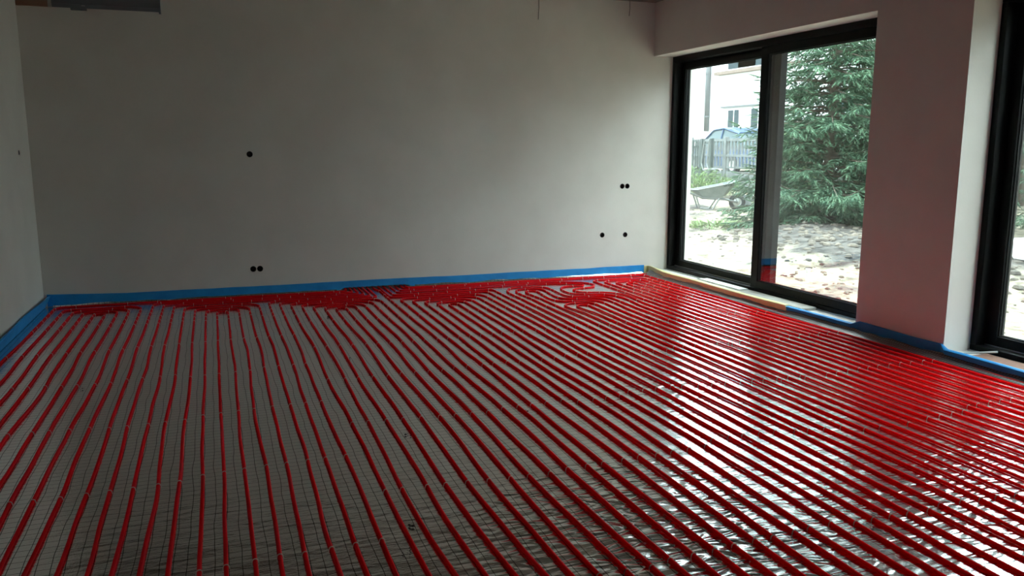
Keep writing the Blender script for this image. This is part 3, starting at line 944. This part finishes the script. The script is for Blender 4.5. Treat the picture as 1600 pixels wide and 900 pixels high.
# ------------------------------------------------------------------ outdoors: wheelbarrow
ang = math.atan2(-0.49, 1.07)
zb = gz(11.5, 17.15)
t = empty('wheelbarrow', (11.45, 17.2, zb), ang); tag(t, 'grey metal wheelbarrow parked outside the first window', 'wheelbarrow')
def tray():
    s = MB()
    rim = [(-0.62, 0.24, 0.50), (-0.5, 0.30, 0.50), (0.30, 0.31, 0.66), (0.46, 0.24, 0.70), (0.46, -0.24, 0.70), (0.30, -0.31, 0.66), (-0.5, -0.30, 0.50), (-0.62, -0.24, 0.50)]
    bot = [(-0.36, 0.15, 0.30), (-0.3, 0.18, 0.29), (0.12, 0.18, 0.33), (0.2, 0.14, 0.36), (0.2, -0.14, 0.36), (0.12, -0.18, 0.33), (-0.3, -0.18, 0.29), (-0.36, -0.15, 0.30)]
    s.v = rim + bot + [(x*0.97, y*0.95, z + 0.003) for x, y, z in rim] + [(x*0.97, y*0.95, z + 0.012) for x, y, z in bot]
    for i in range(8):
        j = (i+1) % 8
        s.f += [(i, j, 8+j, 8+i), (16+i, 24+i, 24+j, 16+j), (i, 16+i, 16+j, j)]
    s.f += [tuple(range(8, 16))[::-1], tuple(range(24, 32))]
    return s
tr = tray().build('tray', M['barrow'], t)
MB().tube([(-0.62, 0.24, 0.50), (-0.5, 0.30, 0.50), (0.30, 0.31, 0.66), (0.46, 0.24, 0.70), (0.46, -0.24, 0.70), (0.30, -0.31, 0.66), (-0.5, -0.30, 0.50), (-0.62, -0.24, 0.50), (-0.62, 0.24, 0.50)], 0.012, 6).build('rim', M['tube'], tr)
for sd in (-1, 1):
    MB().tube([(0.50, 0.06*sd, 0.19), (0.2, 0.15*sd, 0.27), (-0.35, 0.22*sd, 0.30), (-0.75, 0.28*sd, 0.46), (-1.05, 0.29*sd, 0.60)], 0.023, 7).build('handle_bar', M['tube'], t)
    MB().tube([(0.05, 0.2*sd, 0.30), (-0.12, 0.24*sd, 0.02), (-0.40, 0.24*sd, 0.02), (-0.52, 0.25*sd, 0.36)], 0.022, 7).build('leg', M['tube'], t)
    MB().tube([(0.50, 0.06*sd, 0.19), (0.34, 0.16*sd, 0.52)], 0.010, 6).build('brace', M['tube'], t)
wh = MB().lathe([(0.105, -0.03), (0.15, -0.05), (0.19, -0.035), (0.20, 0), (0.19, 0.035), (0.15, 0.05), (0.105, 0.03), (0.105, -0.03)], 22, (0.50, 0, 0.20), 'y').build('wheel', M['tyre'], t, smooth=True)
MB().lathe([(0.002, -0.032), (0.03, -0.032), (0.09, -0.012), (0.106, -0.03), (0.106, 0.03), (0.09, 0.012), (0.03, 0.032), (0.002, 0.032)], 16, (0.50, 0, 0.20), 'y').build('rim', M['rim'], wh)
MB().tube([(0.50, -0.09, 0.20), (0.50, 0.09, 0.20)], 0.011, 7).build('axle', M['tube'], wh)

# pipe stubs, block, rubble
for x, y, h_, r, lab in ((7.05, 8.48, 0.17, 0.026, 'white plastic pipe stub in the sand near the first window'), (9.38, 14.15, 0.24, 0.035, 'white plastic pipe stub in the ground below the wheelbarrow')):
    t = empty('pipe_stub', (x, y, gz(x, y))); tag(t, lab, 'pipe stub')
    MB().lathe([(r*0.85, 0.0), (r*0.85, h_), (r, h_), (r, -0.1)], 12, (0, 0, 0)).build('tube', M['pvc'], t, smooth=False)
    MB().lathe([(r*1.0, h_*0.8), (r*1.18, h_*0.8), (r*1.18, h_ + 0.002), (r*0.86, h_ + 0.002)], 12, (0, 0, 0)).build('socket', M['pvc'], t)
zz = gz(10.1, 7.95)
tag(MB().prism([(-0.28, 0), (0.28, 0), (0.28, 0.18), (0.22, 0.235), (-0.22, 0.235), (-0.28, 0.18)], 'y', -0.45, 0.45).build('concrete_block', M['pale_concrete'], bevel=0.01, loc=(10.15, 7.75, zz - 0.02)), 'pale concrete block lying on the soil beyond the second window', 'block')
zz = gz(12.15, 17.0)
tag(MB().prism([(-0.25, 0), (0.25, 0), (0.22, 0.3), (-0.25, 0.32)], 'y', -0.2, 0.2).build('stone_block', M['concrete'], bevel=0.02, loc=(12.55, 17.15, zz)), 'dark stone block behind the wheelbarrow wheel', 'block')
zz = gz(12.3, 15.9)
tag(MB().prism([(-0.3, 0), (0.3, 0), (0.33, 0.25), (-0.28, 0.22)], 'y', -0.2, 0.2).build('stone_block', M['pale_concrete'], bevel=0.03, loc=(12.5, 16.0, zz - 0.02)), 'pale stone block right of the wheelbarrow', 'block')

# ------------------------------------------------------------------ outdoors: car behind the fence
t = empty('parked_car', (18.6, 27.0, 0.62), math.pi/2); tag(t, 'blue car parked behind the concrete fence', 'car')
def loft(sections):
    s = MB(); n = len(sections[0])
    for sec in sections: s.v += sec
    for i in range(len(sections)-1):
        for j in range(n):
            a = i*n+j; b = i*n+(j+1) % n
            s.f.append((a, b, b+n, a+n))
    s.f.append(tuple(range(n))[::-1]); e = (len(sections)-1)*n
    s.f.append(tuple(e+j for j in range(n)))
    return s
def sec(x, z0, z1, w):
    return [(x, -w*0.95, z0), (x, w*0.95, z0), (x, w, z0 + (z1-z0)*0.4), (x, w*0.97, z1 - 0.06), (x, w*0.85, z1), (x, -w*0.85, z1), (x, -w*0.97, z1-0.06), (x, -w, z0 + (z1-z0)*0.4)]
loft([sec(-2.1, 0.35, 0.75, 0.72), sec(-1.95, 0.22, 0.93, 0.84), (sec(-1.0, 0.2, 1.0, 0.88)), sec(0.6, 0.2, 0.98, 0.88), sec(1.5, 0.22, 0.88, 0.86), sec(2.0, 0.25, 0.75, 0.78), sec(2.12, 0.35, 0.6, 0.65)]).build('body', M['car'], t, smooth=False, bevel=0.02)
def csec(x, z0, z1, w0, w1):
    return [(x, -w0, z0), (x, w0, z0), (x, w1, z1 - 0.05), (x, w1*0.85, z1), (x, -w1*0.85, z1), (x, -w1, z1 - 0.05)]
loft([csec(-1.75, 0.97, 1.05, 0.78, 0.74), csec(-1.25, 0.98, 1.50, 0.82, 0.64), csec(-0.4, 0.98, 1.68, 0.83, 0.64), csec(0.3, 0.97, 1.64, 0.83, 0.62), csec(1.25, 0.93, 1.00, 0.80, 0.74)]).build('cabin_glass', M['car_glass'], t)
loft([[(x, -w, z), (x, w, z), (x, w*0.9, z + 0.05), (x, -w*0.9, z + 0.05)] for x, w, z in ((-1.30, 0.64, 1.47), (-0.8, 0.66, 1.62), (-0.3, 0.66, 1.66), (0.2, 0.65, 1.64), (0.42, 0.62, 1.57))]).build('roof', M['car'], t, bevel=0.01)
for sd in (-1, 1):
    MB().tube([(-1.7, 0.76*sd, 1.03), (-1.28, 0.655*sd, 1.47), (-0.4, 0.66*sd, 1.665), (0.3, 0.64*sd, 1.62), (1.22, 0.76*sd, 0.97)], 0.03, 6).build('roof_rail', M['car'], t)
    MB().tube([(-0.35, 0.84*sd, 0.98), (-0.35, 0.665*sd, 1.62)], 0.03, 6).build('door_pillar', M['car'], t)
for x in (-1.3, 1.3):
    for sd in (-1, 1):
        w = MB().lathe([(0.19, -0.1), (0.30, -0.1), (0.32, -0.06), (0.32, 0.06), (0.30, 0.1), (0.19, 0.1), (0.19, -0.1)], 20, (x, 0.80*sd, 0.33), 'y').build('wheel', M['tyre'], t, smooth=True)
        MB().lathe([(0.002, -0.07), (0.19, -0.09), (0.19, 0.09), (0.002, 0.07)], 16, (x, 0.80*sd, 0.33), 'y').build('rim', M['rim'], w)

# ------------------------------------------------------------------ outdoors: white house
HX = 22.5
t = empty('white_house', (HX, 30, 0.6)); tag(t, 'white rendered house across the fence with small windows', 'house')
def hb(nm, a, b, m, par=None, bevel=0):
    return MB().box((a[0], a[1] - 30, a[2] - 0.6), (b[0], b[1] - 30, b[2] - 0.6)).build(nm, m, par or t, bevel=bevel)
hb('wall', (0.0, 16.0, 0.4), (9, 44, 7.2), M['house'])
rf = MB().prism([(-0.5, 6.6), (9.5, 6.6), (4.5, 9.4)], 'y', -14.6, 14.6).build('roof', M['house_sill'], t)
def hwin(y0, y1, z0, z1, mull):
    w = hb('window_frame', (-0.03, y0, z0), (0.05, y1, z1), M['house_frame'])
    cuts = [y0 + 0.05] + mull + [y1 - 0.05]
    for a, b in zip(cuts[:-1], cuts[1:]):
        hb('pane', (-0.045, a + 0.04, z0 + 0.06), (-0.031, b - 0.04, z1 - 0.06), M['house_glass'], w)
    return w
hwin(29.6, 33.3, 5.04, 6.4, [32.4, 31.2])
hb('ledge', (-0.28, 28.0, 4.88), (0.02, 34.0, 5.02), M['house_sill'])
hwin(32.15, 33.15, 2.2, 3.32, [32.62])
hb('ledge', (-0.12, 30.0, 3.38), (0.02, 33.6, 3.46), M['downpipe'])
hwin(30.2, 31.4, 2.2, 3.32, [30.8])
hwin(20.5, 22.5, 2.2, 3.4, [21.5]); hwin(24.5, 26.5, 2.2, 3.4, [25.5]); hwin(20.5, 23.5, 5.15, 6.4, [22.0])
dp = MB().tube([(-0.07, 34.75 - 30, 6.4), (-0.07, 34.75 - 30, 1.75)], 0.14, 8).build('downpipe', M['downpipe'], t, smooth=True)
for z in (2.4, 4.4):
    MB().lathe([(0.146, z), (0.165, z), (0.165, z + 0.08), (0.146, z + 0.08)], 8, (-0.07, 4.75, 0)).build('pipe_bracket', M['downpipe'], dp)
